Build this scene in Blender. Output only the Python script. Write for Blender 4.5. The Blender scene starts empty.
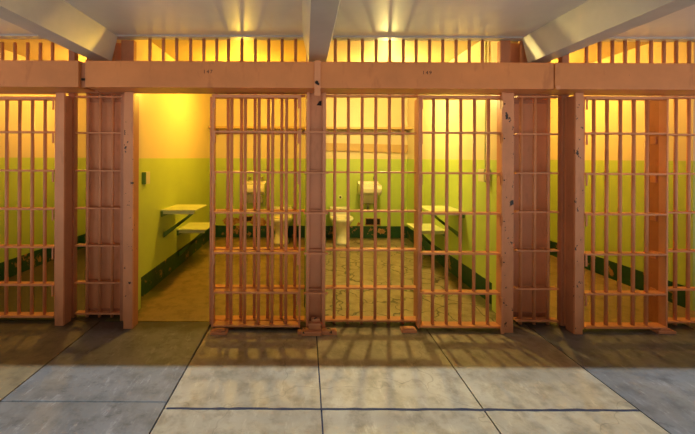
import bpy, bmesh, math, random
from mathutils import Vector
random.seed(7)
S = bpy.context.scene
C = S.collection
F = 335.0; VX = 305.0; VY = 158.0; EYE = 1.262
# ---------------------------------------------------------------- camera
cd = bpy.data.cameras.new('camera'); cam = bpy.data.objects.new('camera', cd); C.objects.link(cam)
cam.location = (0, 0, EYE); cam.rotation_euler = (math.pi/2, -.0045, 0)
cd.sensor_width = 36; cd.lens = F/695*36
cd.shift_x = (347.5-VX)/695; cd.shift_y = -(217-VY)/695
cd.clip_start = .02
S.camera = cam
# ---------------------------------------------------------------- world, daylight, exposure
w = bpy.data.worlds.new('world'); S.world = w; w.use_nodes = True
bg = w.node_tree.nodes['Background']
# the far side of the hall: pale at eye level, dim high up, daylit floor below
wt = w.node_tree; tc = wt.nodes.new('ShaderNodeTexCoord'); sx = wt.nodes.new('ShaderNodeSeparateXYZ'); wr = wt.nodes.new('ShaderNodeValToRGB'); wm = wt.nodes.new('ShaderNodeMapRange')
wt.links.new(tc.outputs['Generated'], sx.inputs[0]); wt.links.new(sx.outputs[2], wm.inputs[0]); wm.inputs[1].default_value = -1; wm.inputs[2].default_value = 1
wt.links.new(wm.outputs[0], wr.inputs[0]); wt.links.new(wr.outputs[0], bg.inputs[0])
cr = wr.color_ramp; cr.elements[0].position = 0; cr.elements[0].color = (1.7, 1.6, 1.5, 1); cr.elements[1].position = 1; cr.elements[1].color = (.04, .045, .06, 1)
for p_, c_ in ((.46, (1.7, 1.6, 1.5, 1)), (.50, (.95, .80, .62, 1)), (.56, (.85, .70, .52, 1)), (.64, (.06, .06, .06, 1))):
    e_ = cr.elements.new(p_); e_.color = c_
bg.inputs[1].default_value = 1.0
sd = bpy.data.lights.new('daylight', 'SUN'); sun = bpy.data.objects.new('daylight', sd); C.objects.link(sun)
sd.energy = 3.6; sd.angle = math.radians(.9); sd.color = (.74, .87, 1.0)
SUN_EDGE = .55                                   # the walkway slab above ends here
sun.rotation_euler = Vector((0.0, 2.02-SUN_EDGE, -2.18)).to_track_quat('-Z', 'Y').to_euler()
S.view_settings.view_transform = 'Standard'; S.view_settings.look = 'None'
S.view_settings.gamma = 1; S.view_settings.use_curve_mapping = False
S.view_settings.exposure = 0.0
# ---------------------------------------------------------------- helpers
def PX(px, Y): return (px-VX)*Y/F
def lin(r, g, b):
    f = lambda c: (c/255/12.92 if c/255 < .04045 else ((c/255+.055)/1.055)**2.4)
    return (f(r), f(g), f(b), 1)
class MB:
    def __init__(s): s.bm = bmesh.new()
    def box(s, x0, x1, y0, y1, z0, z1, bev=0):
        n = len(s.bm.verts)
        vs = [s.bm.verts.new(p) for p in ((x0,y0,z0),(x1,y0,z0),(x1,y1,z0),(x0,y1,z0),(x0,y0,z1),(x1,y0,z1),(x1,y1,z1),(x0,y1,z1))]
        fs = [s.bm.faces.new([vs[i] for i in q]) for q in ((0,3,2,1),(4,5,6,7),(0,1,5,4),(1,2,6,5),(2,3,7,6),(3,0,4,7))]
        if bev:
            es = list({e for f in fs for e in f.edges})
            bmesh.ops.bevel(s.bm, geom=es, offset=bev, segments=2, affect='EDGES', profile=.6)
        return s
    def prism(s, pts, d, axis='y'):
        """closed 2-D outline pts extruded between d[0] and d[1] along axis"""
        def P(a, b, t): return {'y': (a, t, b), 'x': (t, a, b), 'z': (a, b, t)}[axis]
        A = [s.bm.verts.new(P(a, b, d[0])) for a, b in pts]; B = [s.bm.verts.new(P(a, b, d[1])) for a, b in pts]
        s.bm.faces.new(A[::-1]); s.bm.faces.new(B)
        for i in range(len(pts)):
            j = (i+1) % len(pts); s.bm.faces.new((A[i], A[j], B[j], B[i]))
        return s
    def tube(s, pts, r, n=12, cap=True):
        pts = [Vector(p) for p in pts]; rings = []
        rr = r if isinstance(r, (list, tuple)) else [r]*len(pts)
        for i, p in enumerate(pts):
            t = (pts[min(i+1, len(pts)-1)] - pts[max(i-1, 0)]).normalized()
            u = t.cross(Vector((0, 0, 1)) if abs(t.z) < .9 else Vector((1, 0, 0))).normalized(); v = t.cross(u)
            rings.append([s.bm.verts.new(p + (u*math.cos(a)+v*math.sin(a))*rr[i]) for a in [2*math.pi*k/n for k in range(n)]])
        for a, b in zip(rings, rings[1:]):
            for k in range(n):
                f = s.bm.faces.new((a[k], a[(k+1) % n], b[(k+1) % n], b[k])); f.smooth = True
        if cap: s.bm.faces.new(rings[0]); s.bm.faces.new(rings[-1])
        return s
    def rings(s, secs, n=28, cap0=True, cap1=True):
        """elliptical sections (cx, cy, z, rx, ry, squareness)"""
        R = []
        for cx, cy, z, rx, ry, q in secs:
            ring = []
            for k in range(n):
                a = 2*math.pi*k/n; c, d = math.cos(a), math.sin(a)
                ring.append(s.bm.verts.new((cx+rx*math.copysign(abs(c)**(2/q), c), cy+ry*math.copysign(abs(d)**(2/q), d), z)))
            R.append(ring)
        for a, b in zip(R, R[1:]):
            for k in range(n):
                f = s.bm.faces.new((a[k], a[(k+1) % n], b[(k+1) % n], b[k])); f.smooth = True
        if cap0: s.bm.faces.new(R[0][::-1])
        if cap1: s.bm.faces.new(R[-1])
        return s
    def build(s, name, m, parent=None, origin=None):
        o0 = Vector(parent['_o']) if parent is not None else Vector(origin or (0, 0, 0))
        for v in s.bm.verts: v.co -= o0
        bmesh.ops.recalc_face_normals(s.bm, faces=s.bm.faces)
        me = bpy.data.meshes.new(name); s.bm.to_mesh(me); s.bm.free()
        for mm in (m if isinstance(m, list) else [m]): me.materials.append(mm)
        o = bpy.data.objects.new(name, me); C.objects.link(o)
        if parent is not None: o.parent = parent
        else: o.location = o0
        o['_o'] = list(o0)
        return o
def thing(name, label, cat, loc=(0, 0, 0), group=None):
    o = bpy.data.objects.new(name, None); C.objects.link(o); o.location = loc; o.empty_display_size = .1
    o['label'] = label; o['category'] = cat; o['_o'] = list(loc)
    if group: o['group'] = group
    return o
def tag(o, label, cat, group=None):
    o['label'] = label; o['category'] = cat
    if group: o['group'] = group
    return o
def struct(o): o['kind'] = 'structure'; return o
# ---------------------------------------------------------------- materials
class NT:
    def __init__(s, name):
        s.m = bpy.data.materials.new(name); s.m.use_nodes = True
        s.t = s.m.node_tree; s.b = s.t.nodes['Principled BSDF']
        s.co = s.t.nodes.new('ShaderNodeNewGeometry').outputs['Position']
    def n(s, k, **kw):
        o = s.t.nodes.new(k)
        for a, v in kw.items(): setattr(o, a, v)
        return o
    def l(s, a, b): s.t.links.new(a, b)
    def noise(s, scale, detail=4, rough=.6, stretch=None):
        o = s.n('ShaderNodeTexNoise'); o.inputs['Scale'].default_value = scale
        o.inputs['Detail'].default_value = detail; o.inputs['Roughness'].default_value = rough
        if stretch:
            mp = s.n('ShaderNodeMapping'); mp.inputs['Scale'].default_value = stretch
            s.l(s.co, mp.inputs[0]); s.l(mp.outputs[0], o.inputs['Vector'])
        else: s.l(s.co, o.inputs['Vector'])
        return o.outputs['Fac']
    def ramp(s, f, a, b, hi=1.0):
        o = s.n('ShaderNodeMapRange'); s.l(f, o.inputs[0])
        o.inputs[1].default_value = a; o.inputs[2].default_value = b; o.inputs[4].default_value = hi
        return o.outputs[0]
    def mix(s, f, a, b):
        o = s.n('ShaderNodeMix', data_type='RGBA')
        if isinstance(f, (int, float)): o.inputs[0].default_value = f
        else: s.l(f, o.inputs[0])
        for i, c in ((6, a), (7, b)):
            if isinstance(c, tuple): o.inputs[i].default_value = c
            else: s.l(c, o.inputs[i])
        return o.outputs[2]
    def math(s, op, a, b=0.0):
        o = s.n('ShaderNodeMath', operation=op)
        for i, c in ((0, a), (1, b)):
            if isinstance(c, (int, float)): o.inputs[i].default_value = c
            else: s.l(c, o.inputs[i])
        return o.outputs[0]
    def xyz(s):
        o = s.n('ShaderNodeSeparateXYZ'); s.l(s.co, o.inputs[0]); return o.outputs
    def bump(s, h, st=.3, d=.004):
        o = s.n('ShaderNodeBump'); o.inputs['Strength'].default_value = st; o.inputs['Distance'].default_value = d
        s.l(h, o.inputs['Height']); s.l(o.outputs[0], s.b.inputs['Normal'])
    def fin(s, col, rough=.6, spec=.4):
        if isinstance(col, tuple): s.b.inputs['Base Color'].default_value = col
        else: s.l(col, s.b.inputs['Base Color'])
        if isinstance(rough, (int, float)): s.b.inputs['Roughness'].default_value = rough
        else: s.l(rough, s.b.inputs['Roughness'])
        s.b.inputs['Specular IOR Level'].default_value = spec
        return s.m
def steel(name, col, chip=.70, rough=.42, cs=28):
    t = NT(name); n1 = t.noise(3.0); n2 = t.noise(cs, 5, .65); n3 = t.noise(9, 3, .7, (1, 1, .35))
    c = t.mix(t.ramp(n1, .3, .7), tuple(v*.86 for v in col[:3])+(1,), tuple(v*1.12 for v in col[:3])+(1,))
    c = t.mix(t.ramp(n3, .58, .72, .45), c, tuple((col[0]*.55, col[1]*.42, col[2]*.38, 1)))
    c = t.mix(t.ramp(n2, chip, chip+.012), c, (.018, .012, .010, 1))
    t.bump(n2, .25, .002)
    return t.fin(c, rough, .45)
M = {}
PAINT = (.60, .24, .105, 1)
M['steel'] = steel('salmon painted steel', PAINT, .74)
M['chipped'] = steel('chipped salmon painted steel', PAINT, .618, cs=17)
M['header'] = steel('salmon painted girder', (.56, .20, .06, 1), .76, .42)
M['rust'] = steel('worn rust brown steel', (.44, .165, .075, 1), .70)
def wall_mat(name, cream, green, line=1.252):
    t = NT(name); z = t.xyz()[2]; n1 = t.noise(1.6, 4, .6); n2 = t.noise(45, 3, .6); n3 = t.noise(2.2, 5, .75, (1, 1, 6))
    c1 = t.mix(t.ramp(n1, .3, .7), cream, tuple(v*.93 for v in cream[:3])+(1,))
    c2 = t.mix(t.ramp(n1, .3, .7), green, tuple(v*.88 for v in green[:3])+(1,))
    c = t.mix(t.ramp(z, line+.003, line-.003), c1, c2)
    c = t.mix(t.ramp(n3, .66, .70, .25), c, (.10, .09, .04, 1))
    t.bump(n2, .12, .002)
    return t.fin(c, .42, .35)
M['wall'] = wall_mat('cream over green wall paint', (.66, .54, .32, 1), (.45, .57, .11, 1))
t = NT('cream ceiling paint'); n = t.noise(5, 5, .7); n2 = t.noise(3, 6, .8, (1, 7, 1))
M['cell_ceiling'] = t.fin(t.mix(t.ramp(n2, .60, .66, .35), (.42, .30, .15, 1), (.26, .15, .06, 1)), .6, .15); t.bump(n, .5, .006)
t = NT('dark green baseboard paint'); n = t.noise(7, 5, .65); n2 = t.noise(30, 3, .6)
c = t.mix(t.ramp(n2, .3, .7), (.007, .045, .022, 1), (.014, .070, .028, 1))
M['base'] = t.fin(t.mix(t.ramp(n, .60, .615), c, (.34, .17, .075, 1)), .45, .4); t.bump(n, .6, .006)
t = NT('peeling red brown plaster'); n = t.noise(14, 5, .7)
M['peel'] = t.fin(t.mix(t.ramp(n, .4, .6), (.30, .13, .06, 1), (.50, .32, .14, 1)), .8, .2); t.bump(n, .8, .01)
t = NT('gallery ceiling enamel'); n = t.noise(2.5, 4, .6); n2 = t.noise(2.0, 6, .8, (1, .18, 1)); n3 = t.noise(60, 3)
c = t.mix(t.ramp(n, .3, .7), (.58, .56, .54, 1), (.68, .66, .63, 1))
M['ceiling'] = t.fin(t.mix(t.ramp(n2, .62, .66, .3), c, (.62, .56, .44, 1)), .32, .5); t.bump(n2, .35, .004)
t = NT('beam enamel'); n = t.noise(3, 5, .65); n3 = t.noise(40, 3)
M['beam'] = t.fin(t.mix(t.ramp(n, .3, .7), (.38, .37, .35, 1), (.47, .46, .43, 1)), .32, .5); t.bump(n, .2, .004)
def concrete(name, a, b, stain, rough=.5, crack=0, cw=.012, scr=0, scale=2.4, spec=.4, grime=0):
    t = NT(name); n1 = t.noise(1.7, 5, .65); n2 = t.noise(9, 5, .7); n3 = t.noise(70, 3, .6)
    c = t.mix(t.ramp(n1, .32, .68), a, b)
    c = t.mix(t.ramp(n2, .46, .68, .75), c, stain)
    h = n3
    if scr:
        n4 = t.noise(22, 6, .8, (1, .28, 1)); c = t.mix(t.ramp(n4, .55, .66, scr), c, tuple(min(1, v*1.7) for v in b[:3])+(1,))
        n5 = t.noise(16, 6, .8, (.5, 1, 1)); c = t.mix(t.ramp(n5, .56, .64, scr), c, tuple(v*.45 for v in a[:3])+(1,))
    if crack:
        v = t.n('ShaderNodeTexVoronoi', feature='DISTANCE_TO_EDGE'); v.inputs['Scale'].default_value = scale
        wn = t.n('ShaderNodeTexNoise'); wn.inputs['Scale'].default_value = 6; t.l(t.co, wn.inputs['Vector'])
        mx = t.n('ShaderNodeVectorMath', operation='MULTIPLY_ADD'); t.l(wn.outputs['Color'], mx.inputs[0])
        mx.inputs[1].default_value = (.25, .25, .25); t.l(t.co, mx.inputs[2]); t.l(mx.outputs[0], v.inputs['Vector'])
        k = t.ramp(v.outputs['Distance'], cw, cw*.3, crack)
        c = t.mix(t.math('MULTIPLY', k, t.ramp(n1, .36, .48)), c, (.035, .025, .012, 1))
    if grime:
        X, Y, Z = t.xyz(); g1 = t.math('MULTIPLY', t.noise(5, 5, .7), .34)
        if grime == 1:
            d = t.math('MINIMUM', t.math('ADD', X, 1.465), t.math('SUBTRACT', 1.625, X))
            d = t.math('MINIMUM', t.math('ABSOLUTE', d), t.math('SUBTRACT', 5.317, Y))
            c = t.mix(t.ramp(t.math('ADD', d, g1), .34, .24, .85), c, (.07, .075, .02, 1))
        else:
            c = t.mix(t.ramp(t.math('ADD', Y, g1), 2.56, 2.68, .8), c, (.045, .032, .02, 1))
    t.bump(n2, .35, .006)
    return t.fin(c, rough, spec)
M['slab'] = concrete('beige gallery concrete', (.30, .245, .16, 1), (.44, .375, .26, 1), (.19, .15, .09, 1), .42, .3, .003, .22, .9, grime=2)
M['blue'] = concrete('blue grey worn concrete', (.14, .14, .13, 1), (.20, .20, .195, 1), (.09, .09, .085, 1), .42, 0, 0, .55, grime=2)
M['brown'] = concrete('brown grey gallery concrete', (.19, .14, .07, 1), (.26, .20, .11, 1), (.11, .08, .045, 1), .5, 0, 0, .15, grime=2)
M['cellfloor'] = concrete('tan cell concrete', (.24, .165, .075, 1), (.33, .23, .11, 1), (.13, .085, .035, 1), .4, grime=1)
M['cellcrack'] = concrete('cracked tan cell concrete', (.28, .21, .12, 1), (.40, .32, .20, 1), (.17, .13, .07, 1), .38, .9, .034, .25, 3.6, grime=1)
M['joint'] = NT('dark blue joint filler').fin((.030, .035, .060, 1), .6)
M['dark'] = NT('dark gap').fin((.008, .006, .005, 1), .8)
M['ink'] = NT('black stencil paint').fin((.02, .01, .01, 1), .6)
t = NT('vitreous china'); n = t.noise(12)
M['china'] = t.fin(t.mix(t.ramp(n, .5, .75, .5), (.80, .76, .60, 1), (.55, .47, .30, 1)), .22, .5)
t = NT('green painted steel plate'); n = t.noise(6)
M['table'] = t.fin(t.mix(t.ramp(n, .4, .7, .6), (.66, .70, .36, 1), (.50, .54, .22, 1)), .35, .45)
M['brace'] = NT('dark green painted steel').fin((.12, .24, .05, 1), .4)
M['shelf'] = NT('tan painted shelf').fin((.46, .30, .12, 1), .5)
M['chrome'] = NT('dull chrome'); M['chrome'].b.inputs['Metallic'].default_value = .9; M['chrome'] = M['chrome'].fin((.35, .33, .28, 1), .3)
M['box'] = NT('cream switch box').fin((.60, .56, .34, 1), .4)
def glow(name, col, st):
    m = bpy.data.materials.new(name); m.use_nodes = True; b = m.node_tree.nodes['Principled BSDF']
    b.inputs['Base Color'].default_value = (1, 1, 1, 1); b.inputs['Emission Color'].default_value = col; b.inputs['Emission Strength'].default_value = st
    return m
# ---------------------------------------------------------------- the setting
BACK = 5.317; TOP = 2.179; CT = 2.36
WALLS = [-3.16, -1.54, .08, 1.70, 3.32, 4.94]       # wall centres
T = .075
XL, XR = -4.8, 5.2
fb = MB()
JX = [XL, -1.57, -.705, 1.69, XR]
mats = ['brown', 'blue', 'slab', 'blue']
JY = 1.684; FE = 2.58
def slab(x0, x1, y0, y1, mi):
    n = len(fb.bm.faces); fb.box(x0+.0035, x1-.0035, y0+.004, y1-.004, -.12, 0, .0025)
    fb.bm.faces.ensure_lookup_table()
    for f in fb.bm.faces[n:]: f.material_index = mi
for x0, x1, mi in ((XL, -1.57, 0), (-1.57, -.705, 1), (-.705, .088, 2), (.088, .905, 2), (.905, 1.69, 2), (1.69, 2.9, 1), (2.9, XR, 1)):
    j = JY if x0 >= -.71 and x1 < 1.7 else (JY+.045 if x0 < -1 else 1.30)
    for y0, y1 in ((-1.5, .1), (.1, j), (j, FE)): slab(x0, x1, y0, y1, mi)
for i in range(5):
    n = len(fb.bm.faces); a, b = WALLS[i], WALLS[i+1]
    fb.box(a, b, FE+.003, BACK+.1, -.12, 0)
    fb.bm.faces.ensure_lookup_table()
    for f in fb.bm.faces[n:]: f.material_index = 4 if i == 2 else 3
n = len(fb.bm.faces); fb.box(XL, XR, -1.5, BACK+.1, -.16, -.012); fb.bm.faces.ensure_lookup_table()
for f in fb.bm.faces[n:]: f.material_index = 5
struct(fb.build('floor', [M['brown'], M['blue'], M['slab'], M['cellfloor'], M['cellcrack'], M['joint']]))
# the wide filled crack across the middle slabs
jb = MB()
pts = []; x = -.69
while x < 1.69: pts.append((x, random.uniform(-.0025, .0025), random.uniform(.004, .008))); x += .045
pts.append((1.68, 0, .006))
jb.prism([(p[0], JY+p[1]-p[2]) for p in pts] + [(p[0], JY+p[1]+p[2]) for p in pts[::-1]], (-.01, .0022), 'z')
struct(jb.build('trim_1', M['joint']))
# gallery ceiling = slab of the walkway above
struct(MB().box(XL, XR, SUN_EDGE, 2.60, TOP, TOP+.16).build('ceiling', M['ceiling']))
struct(MB().box(XL, XR, 2.60, BACK+.1, CT, CT+.1).build('ceiling', M['cell_ceiling']))
struct(MB().box(XL, XR, BACK, BACK+.1, 0, CT).build('wall_back', M['wall']))
sides = ['far_left', 'left', 'middle', 'right', 'far_right', 'end']
for i, xc in enumerate(WALLS):
    struct(MB().box(xc-T, xc+T, 2.80 if i != 2 else 2.66, BACK, 0, CT).build('wall_'+sides[i], M['wall']))
struct(MB().box(XL, XR, 2.585, 2.615, TOP, CT+.1).build('wall_front', M['cell_ceiling']))
k = 0
for i in range(5):                                 # green baseboards: back, left side, right side of every cell
    a, b = WALLS[i]+T, WALLS[i+1]-T; h = .185
    bb = MB().box(a+.006, b-.006, BACK-.006, BACK, .001, h)
    y0 = 2.83 if i != 2 and i != 1 else 2.83
    bb.box(a, a+.006, y0, BACK, .001, h); bb.box(b-.006, b, y0, BACK, .001, h)
    struct(bb.build('baseboard_'+['end_left', 'far_left', 'left', 'right', 'far_right'][i], M['base']))
# ---------------------------------------------------------------- gallery beams
def beam(xc, label):
    bm = MB(); zb = 1.986
    bm.prism([(xc-.066, zb), (xc+.066, zb), (xc+.112, TOP), (xc-.112, TOP)], (SUN_EDGE+.16, 2.53), 'y')
    o = bm.build('ceiling_beam', M['beam'], origin=(xc, 1.5, zb)); tag(o, label, 'beam', 'concrete beams under the gallery ceiling')
beam(-1.53, 'grey painted ceiling beam running to the left double post, one side lit')
beam(.09, 'grey painted ceiling beam seen straight from below above the central column')
beam(1.745, 'grey painted ceiling beam running to the right double post with chipped posts')
# ---------------------------------------------------------------- girder above the doors
HY0, HY1, HZ0, HZ1 = 2.30, 2.50, 1.743, 1.925
def text(s, x, z, size, parent):
    cu = bpy.data.curves.new('number', 'FONT'); cu.body = s; cu.size = size; cu.extrude = .0006; cu.space_character = 1.35; cu.align_x = 'CENTER'
    tmp = bpy.data.objects.new('tmp', cu); C.objects.link(tmp); bpy.context.view_layer.update()
    me = bpy.data.meshes.new_from_object(tmp); bpy.data.objects.remove(tmp)
    me.materials.append(M['ink']); o = bpy.data.objects.new('cell_number', me); C.objects.link(o); o.parent = parent
    po = parent['_o']; o.location = (x-po[0], HY0-.0008-po[1], z-po[2]); o.rotation_euler = (math.pi/2, 0, 0); o['label'] = 'stencilled cell number '+s
def girder(x0, x1, label, num=None, nx=0, g0=.0, g1=.0):
    g = thing('girder', label, 'girder', ((x0+x1)/2, HY0, HZ0), 'girder segments above the cell fronts')
    MB().box(x0+g0, x1-g1, HY0, HY1-.02, HZ0, HZ1, .004).build('web', M['header'], g)
    MB().box(x0+.004, x1-.004, HY1-.019, 2.5305, HZ0, HZ0+.014).build('bottom_angle', M['rust'], g)
    MB().box(x0+.004, x1-.004, HY1-.019, HY1, HZ0+.021, HZ1-.006).build('rear_channel', M['header'], g)
    if num: text(num, nx, 1.840, .035, g)
    return g
girder(-4.75, -1.531, 'painted steel girder segment at far left, left of the splice', g1=.028)
girder(-1.531, .082, 'painted steel girder segment stencilled 147 above the open cell', '147', PX(207.5, HY0), g0=.018, g1=.003)
girder(.082, 1.71, 'painted steel girder segment stencilled 149 above the closed middle cell', '149', PX(426.6, HY0), g0=.003, g1=.004)
girder(1.71, 5.15, 'painted steel girder segment at far right above the dim cell', g0=.004)
s = thing('splice_plate', 'narrow cover plate over girder joint above the central column', 'plate', (.082, HY0, HZ0), 'splices')
MB().box(.062, .104, HY0-.012, HY0-.0005, HZ0-.055, HZ1+.004, .002).build('plate', M['steel'], s)
MB().tube([(.078, HY0-.02, 1.778), (.078, HY0-.0125, 1.778)], .012, 8).tube([(.088, HY0-.019, 1.767), (.088, HY0-.0125, 1.767)], .008, 8).build('bolt', M['dark'], s)
s = thing('splice_plate', 'recessed brown splice plate in girder joint above left double post', 'plate', (-1.535, HY0+.02, HZ0), 'splices')
MB().box(-1.5575, -1.5145, HY0+.03, HY0+.045, HZ0+.004, HZ1-.004).build('plate', M['rust'], s)
MB().box(-1.553, -1.518, HY0+.02, HY0+.0295, HZ0+.05, HZ0+.065).build('weld', M['dark'], s)
s = thing('splice_plate', 'small lump of solder under girder crack above right double post', 'plate', (1.73, HY0, HZ0), 'splices')
MB().box(1.715, 1.745, HY0-.010, HY0-.0005, HZ0-.004, HZ0+.022, .004).build('plate', M['steel'], s)
# ---------------------------------------------------------------- bars
RZ = [.035, .277, .567, .86, 1.155, 1.452]
R_ = .0120
bar_cache = {}
def barmesh(z0, z1, r, mat):
    k = (round(z0, 3), round(z1, 3), r, mat)
    if k not in bar_cache:
        m = MB(); m.tube([(0, 0, z0), (0, 0, z1)], r, 14)
        bmesh.ops.recalc_face_normals(m.bm, faces=m.bm.faces)
        me = bpy.data.meshes.new('bar'); m.bm.to_mesh(me); m.bm.free(); me.materials.append(M[mat]); bar_cache[k] = me
    return bar_cache[k]
def put_bar(x, y, z0, z1, parent, mat='steel', r=R_):
    o = bpy.data.objects.new('bar', barmesh(z0, z1, r, mat)); C.objects.link(o); o.parent = parent
    po = parent['_o']; o.location = (x-po[0], y-po[1], -po[2])
def rail(parent, x0, x1, yc, z, dep=.06, th=.012, mat='steel', name='rail', bolts=()):
    MB().box(x0, x1, yc-dep/2, yc+dep/2, z-th/2, z+th/2, .002).build(name, M[mat], parent)
def gusset(parent, x, yc, z, dx, name='lug', tab=True):
    """small corner gusset under a rail plus a bolted tab hanging from it"""
    m = MB()
    m.prism([(x, z-.006), (x+dx*.055, z-.006), (x+dx*.045, z-.018), (x+dx*.02, z-.022), (x, z-.05)], (yc-.026, yc-.016), 'y')
    if tab: m.box(min(x, x+dx*.024), max(x, x+dx*.024), yc-.034, yc-.026, z-.075, z-.012, .002); m.tube([(x+dx*.012, yc-.040, z-.055), (x+dx*.012, yc-.034, z-.055)], .006, 8)
    m.build(name, M['steel'], parent)
FY = 2.56; DY = 2.475
def fixed(px0, px1, bars, label, x0=None, x1=None, FY=FY, short=None):
    g = thing('bar_grille', label, 'barred panel', ((x0+x1)/2, FY, 0), 'fixed barred panels')
    for b in bars: put_bar(PX(b, FY), FY, 0, TOP-.012, g)
    if short: put_bar(PX(short, FY), FY, 1.745, TOP-.012, g)
    for z in RZ+[1.735]: rail(g, x0, x1, FY, z, .055 if z > .1 else .07)
    return g
fA = fixed(0, 0, [228, 241.4, 254.9, 268.3, 281.7, 295.2], 'fixed barred panel behind the slid-open door, left of the central column', -.705, .002, short=216.3)
fB = fixed(0, 0, [334.8, 348.3, 362, 375.6, 389.2, 402.8], 'fixed barred panel right of the central column before toilet and sink', .158, .864, short=415.6)
fR = fixed(0, 0, [675.6, 688.5, 701.5, 714.5, 727.5], 'fixed barred panel at the right edge of the view beyond the closed door', 2.725, 3.30, short=663.3)
fL = fixed(0, 0, [-34, -47.5, -61, -74.5], 'fixed barred panel beyond the left edge of the view', -3.05, -2.64, FY=2.70)
# jamb plates at the ends of the fixed panels
def jamb(x, side, label, y0=2.515, y1=2.665, mat='rust'):
    g = thing('door_jamb', label, 'jamb', (x, y0, 0), 'flat steel jambs')
    MB().box(min(x, x+.012*side), max(x, x+.012*side), y0, y1, 0, 1.722, .001).build('plate', M[mat], g)
    s = -side
    for z in RZ[1:]:
        b = MB(); xx = x if side > 0 else x
        b.box(min(xx, xx+s*.010), max(xx, xx+s*.010), y0+.06, y0+.10, z-.07, z-.012, .002); b.build('strike_lug', M['steel'], g)
    return g
jamb(-.706, -1, 'flat steel jamb plate beside the open doorway, left end of fixed bars', mat='steel', y0=2.53, y1=2.60)
jamb(.868, 1, 'flat steel jamb plate between fixed bars and closed door of middle cell', mat='steel')
jamb(2.705, 1, 'wide rust brown jamb plate in the dim cell on the right')
jamb(-2.625, -1, 'flat steel jamb plate beyond the left edge of the view', y0=2.65, y1=2.79)
# bars above the door openings
def transom(pxs, label, x0, x1, FY=FY):
    g = thing('transom_grille', label, 'barred panel', ((x0+x1)/2, FY, 1.76), 'bars above the girder over doorways')
    for b in pxs: put_bar(PX(b, FY), FY, 1.775, TOP-.012, g)
    rail(g, x0, x1, FY, 1.768, .05)
transom([149.5, 163, 176.3, 190.2, 203.4], 'short vertical bars above the girder over the open doorway', -1.235, -.745)
transom([429.1, 442.3, 455.5, 468.7, 481.9], 'short vertical bars above the girder over the closed middle door', .893, 1.40)
transom([586, 599.1, 611.8, 624.5, 637.2, 650.4], 'short vertical bars above the girder over the right dim door', 2.05, 2.69)
transom([2, 14.7, 27.4, 40, 52.2, -11], 'short vertical bars above the girder at far left edge', -2.57, -1.93, FY=2.66)
# ceiling angle along the top of the bars
o = MB().box(XL, XR, 2.515, 2.583, TOP-.010, TOP).build('trim_2', M['beam']); struct(o)
# ---------------------------------------------------------------- sliding doors
def door(x0, x1, bars, label, yc=DY, dz=.0):
    g = thing('sliding_door', label, 'cell door', ((x0+x1)/2, yc, .02), 'sliding barred cell doors')
    z1 = HZ0-.018
    for b in bars: put_bar(PX(b, yc), yc, .03, z1-.012, g)
    for x, s in ((x0, 1), (x1, -1)):
        MB().box(min(x, x+s*.013), max(x, x+s*.013), yc-.028, yc+.028, .02, z1, .002).build('stile', M['steel'], g)
    a, b = x0+.013, x1-.013
    for z in RZ:
        rail(g, a, b, yc, z, .064 if z > .1 else .075, .013)
    rail(g, a, b, yc, z1-.012, .064, .022, name='top_rail')
    for z in RZ[1:]+[z1-.018]:                      # thin tabs hanging from the rail ends
        for x, s in ((a, 1), (b, -1)):
            MB().box(min(x, x+s*.012), max(x, x+s*.012), yc-.040, yc-.033, z-.085, z-.004, .002).build('tab', M['steel'], g)
    return g
door(PX(213, DY), PX(301, DY), [231.6, 245.2, 259, 272.6, 286.4], 'barred sliding door slid open in front of other bars')
door(PX(417.5, DY), PX(500.5, DY), [433.2, 446.9, 460.5, 474.2, 488], 'closed barred sliding door of the middle cell, fixed bars on its left')
door(PX(580, DY), PX(664.5, DY), [593.4, 606.6, 620, 633.4, 646.6], 'closed barred sliding door of the dim cell on the right')
door(PX(-24, 2.60), PX(59, 2.60), [-6, 7, 19.8, 32.5, 45.2], 'closed barred sliding door at the left edge of the view', yc=2.60)
def lugs(px0, px1, y, label):
    g = thing('keeper_strip', label, 'keeper strip', (PX(px0, y), y, 0), 'keeper strips')
    MB().box(PX(px0, y), PX(px1, y), y, y+.013, 0, HZ0-.0005, .001).build('strip', M['steel'], g)
    for z in RZ[1:]+[1.70]:
        b = MB().box(PX(px0-.2, y), PX(px1, y), y-.012, y-.0005, z-.075, z-.012, .003).build('keeper', M['steel'], g)
        MB().tube([(PX((px0+px1)/2-.5, y), y-.018, z-.045), (PX((px0+px1)/2-.5, y), y-.0125, z-.045)], .0045, 8).build('bolt', M['dark'], b)
lugs(502.0, 505.2, 2.41, 'narrow steel strip with bolted keepers between middle door and chipped post')
# ---------------------------------------------------------------- posts
PZ = HZ0-.0005
def post(x0, x1, side, label, mat='steel', y0=2.43, rear=None):
    """box post; side = direction in which the rear stile is set off"""
    g = thing('steel_post', label, 'post', ((x0+x1)/2, y0, 0), 'steel box posts of the cell fronts')
    MB().box(x0, x1, y0, y0+.016, 0, PZ, .003).build('face', M[mat], g)
    xi = x1-.016 if x0 < 0 else x0; xo = x1 if x0 < 0 else x0+.016
    MB().box(xi, xo, y0+.0165, y0+.085, 0, HZ0-.02, .001).build('side_plate', M['rust'] , g)
    r0, r1 = rear
    MB().box(r0, r1, y0+.122, y0+.165, 0, TOP-.014, .002).build('rear_stile', M['rust'], g)
    MB().box(min((x0+x1)/2, (r0+r1)/2)-.008, max((x0+x1)/2, (r0+r1)/2)+.008, y0+.0855, y0+.1215, .02, HZ0-.02).build('web', M['steel'], g)
    return g
post(PX(55.3, 2.50), PX(64.0, 2.50), 1, 'tall salmon post at left, right of the leftmost bars', y0=2.50, rear=(PX(66, 2.60), PX(77.8, 2.665)))
post(PX(121.7, 2.43), PX(131, 2.43), 1, 'tall salmon post at left edge of the open doorway', 'chipped', y0=2.46, rear=(PX(119, 2.56), PX(134.5, 2.60)))
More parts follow.
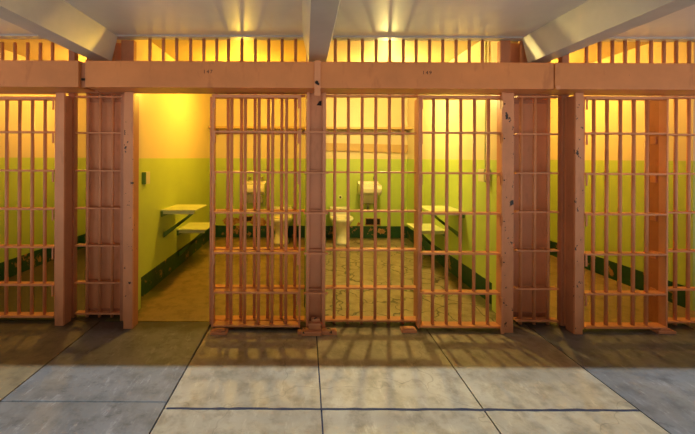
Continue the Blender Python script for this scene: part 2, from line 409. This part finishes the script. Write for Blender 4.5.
post(PX(504.6, 2.43), PX(514, 2.43), -1, 'chipped salmon post right of the closed middle door', 'chipped', rear=(PX(500.8, 2.54), PX(511, 2.54)))
post(PX(575.5, 2.41), PX(583.5, 2.41), -1, 'tall salmon post with many black paint chips, left of rightmost door', 'chipped', y0=2.41, rear=(PX(557.6, 2.575), PX(569, 2.53)))
# central column
g = thing('central_column', 'wide recessed salmon column between the two lit cells', 'column', (.083, 2.44, 0))
CX0, CX1 = PX(306.6, 2.45), PX(326, 2.45)
MB().box(CX0+.016, CX1-.016, 2.495, 2.51, 0, PZ, .001).build('web', M['steel'], g)
MB().box(CX0, CX0+.022, 2.45, 2.53, 0, PZ, .004).build('flange', M['steel'], g)
MB().box(CX1-.026, CX1, 2.45, 2.53, 0, PZ, .004).build('flange', M['steel'], g)
MB().prism([(CX0+.072, 1.655), (CX0+.092, 1.685), (CX0+.110, 1.690), (CX0+.110, 1.652)], (2.4925, 2.4948), 'y').build('cutout', M['dark'], g)
for z in RZ[1:]:
    MB().box(CX0-.018, CX1+.018, 2.434, 2.4495, z-.007, z+.007, .002).build('strap', M['steel'], g)
    MB().box(CX0+.023, CX1-.027, 2.470, 2.494, z+.008, z+.022, .002).build('stiffener', M['steel'], g)
# broken lumpy foot
fm = MB()
for x0, x1, y0, y1, z0, z1 in ((CX0-.03, CX1-.03, 2.37, 2.44, 0, .030), (CX0+.02, CX1-.03, 2.40, 2.448, .031, .075), (CX1-.028, CX1+.08, 2.385, 2.44, .0, .028), (CX0-.06, CX0-.031, 2.39, 2.43, 0, .022), (CX0+.04, CX0+.10, 2.42, 2.4495, .076, .10)):
    fm.box(x0, x1, y0, y1, z0, z1, .006)
fm.build('foot', M['chipped'], g)
# feet of the door tracks
def foot(px, y, wd, label):
    x = PX(px, y); g = thing('track_block', label, 'block', (x, y, 0), 'door track blocks')
    MB().box(x-wd, x+wd, y-.03, y+.03, 0, .02, .004).build('base', M['chipped'], g)
    MB().box(x-wd*.6, x+wd*.7, y-.02, y+.02, .0205, .0285, .003).build('cap', M['steel'], g)
foot(409, 2.45, .055, 'low salmon block on the floor under left corner of middle door')
foot(220, 2.41, .06, 'low rusty block on the floor under left corner of open door')
foot(664, 2.45, .065, 'low dark block on the floor under right corner of rightmost door')
# ---------------------------------------------------------------- pier boxes and grates between the paired posts
def pier(x0, x1, label, pxs, gx0, gx1, seam, FY=FY, py=2.652):
    g = thing('pier_box', label, 'pier', ((x0+x1)/2, py, 0), 'sheet steel pier boxes')
    struct(MB().box(x0+.002, x1-.002, py+.0065, 2.799, 0, TOP-.002).build('trim_3', M['wall']))
    MB().box(x0, x1, py, py+.006, 0, TOP-.002, .001).build('sheet', M['steel'], g)
    for a, b in ((.02, .05), (1.70, 1.73)): MB().box(x0+.02, x1-.02, py-.010, py-.0005, a, b).build('edge_strip', M['rust'], g)
    q = thing('post_grate', label.replace('sheet steel box', 'barred grate').replace('behind', 'before'), 'barred panel', ((gx0+gx1)/2, 2.56, 0), 'barred grates between paired posts')
    q['label'] = seam
    for p in pxs: put_bar(PX(p, FY), FY, 0, TOP-.014, q)
    for z in RZ+[1.735]: rail(q, gx0, gx1, FY, z, .05)
pier(PX(87, 2.685), -1.365, 'flat sheet steel box behind the left grate, covering the wall end', [87.8, 100.3, 112.8], PX(79.2, 2.64)-.02, PX(122.5, 2.64), 'narrow barred grate between the two posts left of the open doorway', FY=2.645, py=2.685)
pier(1.565, PX(549.5, 2.652), 'flat sheet steel box behind the right grate, covering the wall end', [521, 534.6, 548.3], PX(515, 2.56), PX(557, 2.56), 'narrow barred grate between the two posts right of the middle door')
# ---------------------------------------------------------------- cell furniture
def toilet(x, label):
    g = thing('toilet', label, 'toilet', (x, 5.0, 0), 'white seatless prison toilets'); y = 5.02
    MB().rings([(x, y, .0, .115, .17, 2.6), (x, y, .03, .118, .172, 2.6), (x, y, .05, .10, .15, 2.4), (x, y, .16, .095, .14, 2.2), (x, y, .25, .115, .165, 2.2),
                (x, y-.01, .31, .155, .20, 2.2), (x, y-.015, .345, .172, .222, 2.2), (x, y-.015, .365, .178, .228, 2.2), (x, y-.015, .385, .172, .222, 2.2),
                (x, y-.02, .388, .13, .17, 2.1), (x, y-.02, .36, .115, .155, 2.1), (x, y-.02, .28, .07, .09, 2)]).build('bowl', M['china'], g)
    MB().box(x-.16, x+.16, 5.20, 5.309, .30, .50, .02).build('rear_ledge', M['china'], g)
    MB().tube([(x, 5.17, .455), (x, 5.199, .455)], .022, 14).build('flush_button', M['chrome'], g)
    return g
toilet(PX(281, 4.9), 'white toilet behind the open sliding door, in the yellow cell')
toilet(PX(342.5, 4.9), 'white toilet right of the central column, in the middle cell')
def sink(x, label):
    g = thing('sink', label, 'sink', (x, 5.1, .6), 'small wall-hung sinks')
    MB().prism([(5.309, .90), (5.27, .90), (5.262, .865), (5.05, .855), (5.035, .80), (5.05, .745), (5.12, .7005), (5.309, .7005)], (x-.16, x+.16), 'x').build('basin', M['china'], g)
    MB().prism([(5.10, .70), (5.308, .70), (5.308, .54), (5.25, .56)], (x-.12, x+.12), 'x').build('apron', M['china'], g)
    MB().tube([(x, 5.275, .551), (x, 5.275, .50), (x, 5.28, .47), (x, 5.308, .47)], .02, 10).build('drain_pipe', M['chrome'], g)
    for s in (-1, 1):
        MB().tube([(x+s*.10, 5.308, .935), (x+s*.10, 5.25, .935), (x+s*.10, 5.22, .91)], .013, 8).tube([(x+s*.10, 5.262, .936), (x+s*.10, 5.262, .965)], [.02, .026], 10).build('tap', M['chrome'], g)
    return g
sink(PX(254.5, 5.15), 'small sink on the back wall left of the toilet behind the open door')
sink(PX(369.8, 5.15), 'small sink on the back wall right of the toilet in the middle cell')
def vent(px0, px1, y0, y1, label):
    a, b = PX(px0, 5.3), PX(px1, 5.3); z1 = EYE-(y0-VY)/63.2; z0 = EYE-(y1-VY)/63.2
    g = thing('wall_vent', label, 'vent', ((a+b)/2, 5.3, z0), 'vent holes in the back walls')
    MB().box(a+.012, b-.012, 5.312, 5.3165, z0+.01, z1-.01).build('opening', M['dark'], g)
    m = MB(); m.box(a, b, 5.304, 5.3165, z1-.0098, z1+.004); m.box(a, b, 5.304, 5.3165, z0-.004, z0+.0098); m.box(a, a+.0118, 5.304, 5.3165, z0+.01, z1-.01); m.box(b-.0118, b, 5.304, 5.3165, z0+.01, z1-.01)
    m.build('rim', M['peel'], g)
vent(365.6, 381, 218, 225, 'dark rectangular vent low on back wall of the middle cell')
vent(239, 253, 216.5, 222, 'dark rectangular vent low on back wall behind the open door')
# peeling plaster patches near the baseboards
def blob(x0, x1, z0, z1, y, seed, label):
    r = random.Random(seed); n = 22; cx, cz = (x0+x1)/2, (z0+z1)/2
    pts = [(cx+(x1-x0)/2*math.cos(2*math.pi*k/n)*r.uniform(.65, 1.1), cz+(z1-z0)/2*math.sin(2*math.pi*k/n)*r.uniform(.6, 1.1)) for k in range(n)]
    o = MB().prism(pts, (y-.005, y), 'y').build('plaster_patch', M['peel'], origin=(cx, y, z0)); tag(o, label, 'plaster patch', 'peeling plaster')
blob(PX(357, 5.3), PX(364, 5.3), .12, .26, 5.3165, 1, 'small peeling plaster patch left of the vent in the middle cell')
blob(PX(377, 5.3), PX(386, 5.3), .06, .155, 5.3105, 2, 'peeling patch on the green baseboard right of the vent, middle cell')
blob(PX(222, 5.3), PX(242, 5.3), .185, .33, 5.3165, 3, 'wide peeling plaster patch above baseboard, behind the open door, left of vent')
blob(PX(250, 5.3), PX(268, 5.3), .16, .34, 5.3165, 4, 'peeling reddish plaster patch between vent and toilet behind the open door')
# shelves
def shelf(xa, xb, label):
    g = thing('wall_shelf', label, 'shelf', ((xa+xb)/2, 5.2, 1.70), 'long shelves on the back walls')
    MB().box(xa+.002, xb-.002, 5.04, 5.3165, 1.705, 1.735, .002).build('board', M['shelf'], g)
    for f in (.06, .5, .94):
        x = xa+(xb-xa)*f
        MB().prism([(5.3165, 1.7045), (5.10, 1.7045), (5.3165, 1.62)], (x-.006, x+.006), 'x').build('bracket', M['shelf'], g)
shelf(WALLS[1]+T, WALLS[2]-T, 'long tan shelf across the back wall of the yellow cell')
shelf(WALLS[2]+T, WALLS[3]-T, 'long tan shelf across the back wall of the middle cell, above its shadow board')
g = thing('shelf_shadow_board', 'tan board standing in for the shelf shadow on the middle cell back wall', 'board', (.8, 5.3, 1.37))
MB().prism([(WALLS[2]+T+.002, 1.385), (WALLS[3]-T-.02, 1.345), (WALLS[3]-T-.002, 1.40), (WALLS[3]-T-.002, 1.475), (WALLS[2]+T+.002, 1.505)], (5.285, 5.3165), 'y').build('board', M['shelf'], g)  # added board in the shape of the shelf's shadow band
# fold-down tables and seats
def plate(xw, side, y0, y1, z, wd, name, label, cat, grp, brace_drop):
    g = thing(name, label, cat, (xw, y0, z), grp)
    xo = xw+side*wd
    MB().box(min(xw+side*.002, xo), max(xw+side*.002, xo), y0, y1, z-.014, z, .003).build('top', M['table'], g)
    MB().box(min(xw+side*.002, xo-side*.02), max(xw+side*.002, xo-side*.02), y0+.015, y0+.022, z-.045, z-.0145).build('front_lip', M['table'], g)
    MB().box(min(xw+side*.0025, xw+side*.020), max(xw+side*.0025, xw+side*.020), y0, y1, z-.07, z-.0145).build('hinge', M['brace'], g)
    for yy in (y0+.05,):
        MB().prism([(xo-side*.03, z-.0460), (xo-side*.075, z-.0460), (xw+side*.012, z-brace_drop-.055), (xw+side*.012, z-brace_drop)], (yy, yy+.07), 'y').build('brace', M['brace'], g)
    return g
for wi, side, nm in ((1, 1, 'yellow cell beside the open doorway'), (3, -1, 'middle cell behind the closed door')):
    xw = WALLS[wi]+side*T
    plate(xw, side, 3.40, 3.80, .729, .355, 'folding_table', 'pale green fold-down wall table in the '+nm, 'table', 'fold-down tables', .24)
    plate(xw, side, 3.83, 4.25, .439, .335, 'folding_bench', 'low pale green fold-down seat plate in the '+nm, 'bench', 'fold-down seats', .27)
# switch boxes
g = thing('switch_box', 'small box on the left wall of the yellow cell by the doorway', 'box', (-1.465, 3.01, 1.0), 'wall boxes')
MB().box(-1.465, -1.425, 3.01, 3.085, 1.02, 1.13, .003).build('housing', M['box'], g)
MB().box(-1.463, -1.427, 3.004, 3.0095, 1.022, 1.128).build('shade_sheet', M['brace'], g)  # dark sheet puts the shade of the box's near side into colour
g = thing('switch_box', 'small box with pipe on the right wall of the middle cell', 'box', (1.625, 2.98, 1.05), 'wall boxes')
MB().box(1.565, 1.625, 2.93, 3.03, 1.06, 1.17, .003).build('housing', M['box'], g)
MB().tube([(1.607, 2.98, 1.1705), (1.607, 2.98, CT-.001)], .010, 10).build('conduit', M['table'], g)
# round valve on the wall by the toilet
g = thing('wall_valve', 'small round valve on back wall above the middle cell toilet', 'valve', (PX(340.5, 5.3), 5.3, 1.0))
xv, zv = PX(340.5, 5.3), EYE-(197-VY)/63.2
MB().tube([(xv, 5.3165, zv), (xv, 5.308, zv)], .035, 18).build('escutcheon', M['table'], g)
MB().tube([(xv, 5.3079, zv), (xv, 5.29, zv)], .016, 12).build('button', M['dark'], g)
# ---------------------------------------------------------------- lamps in the cells
def lamp(x, y, z, col, power, label):
    g = thing('ceiling_lamp', label, 'lamp', (x, y, CT), 'cell ceiling lamps')
    MB().tube([(x, y, CT-.001), (x, y, CT-.03), (x, y, z+.05)], [.06, .055, .02], 16).build('base', M['steel'], g)
    MB().rings([(x, y, z-.045, .02, .02, 2), (x, y, z-.03, .038, .038, 2), (x, y, z, .046, .046, 2), (x, y, z+.03, .038, .038, 2), (x, y, z+.049, .02, .02, 2)], 16).build('bulb', glow('bulb', col+(1,), power), g)
lamp(-.73, 3.85, 2.045, (1.0, .60, .06), 820, 'bulb lamp on the ceiling of the yellow cell, hidden by the girder')
lamp(.95, 3.85, 2.045, (1.0, .745, .22), 1060, 'bulb lamp on the ceiling of the middle cell, hidden by the girder')
lamp(2.55, 3.85, 2.045, (1.0, .57, .10), 760, 'bulb lamp on the ceiling of the right dim cell')
lamp(-2.35, 3.85, 2.045, (1.0, .56, .10), 540, 'bulb lamp on the ceiling of the left dim cell')
for o in list(bpy.data.objects):
    if '_o' in o.keys(): del o['_o']
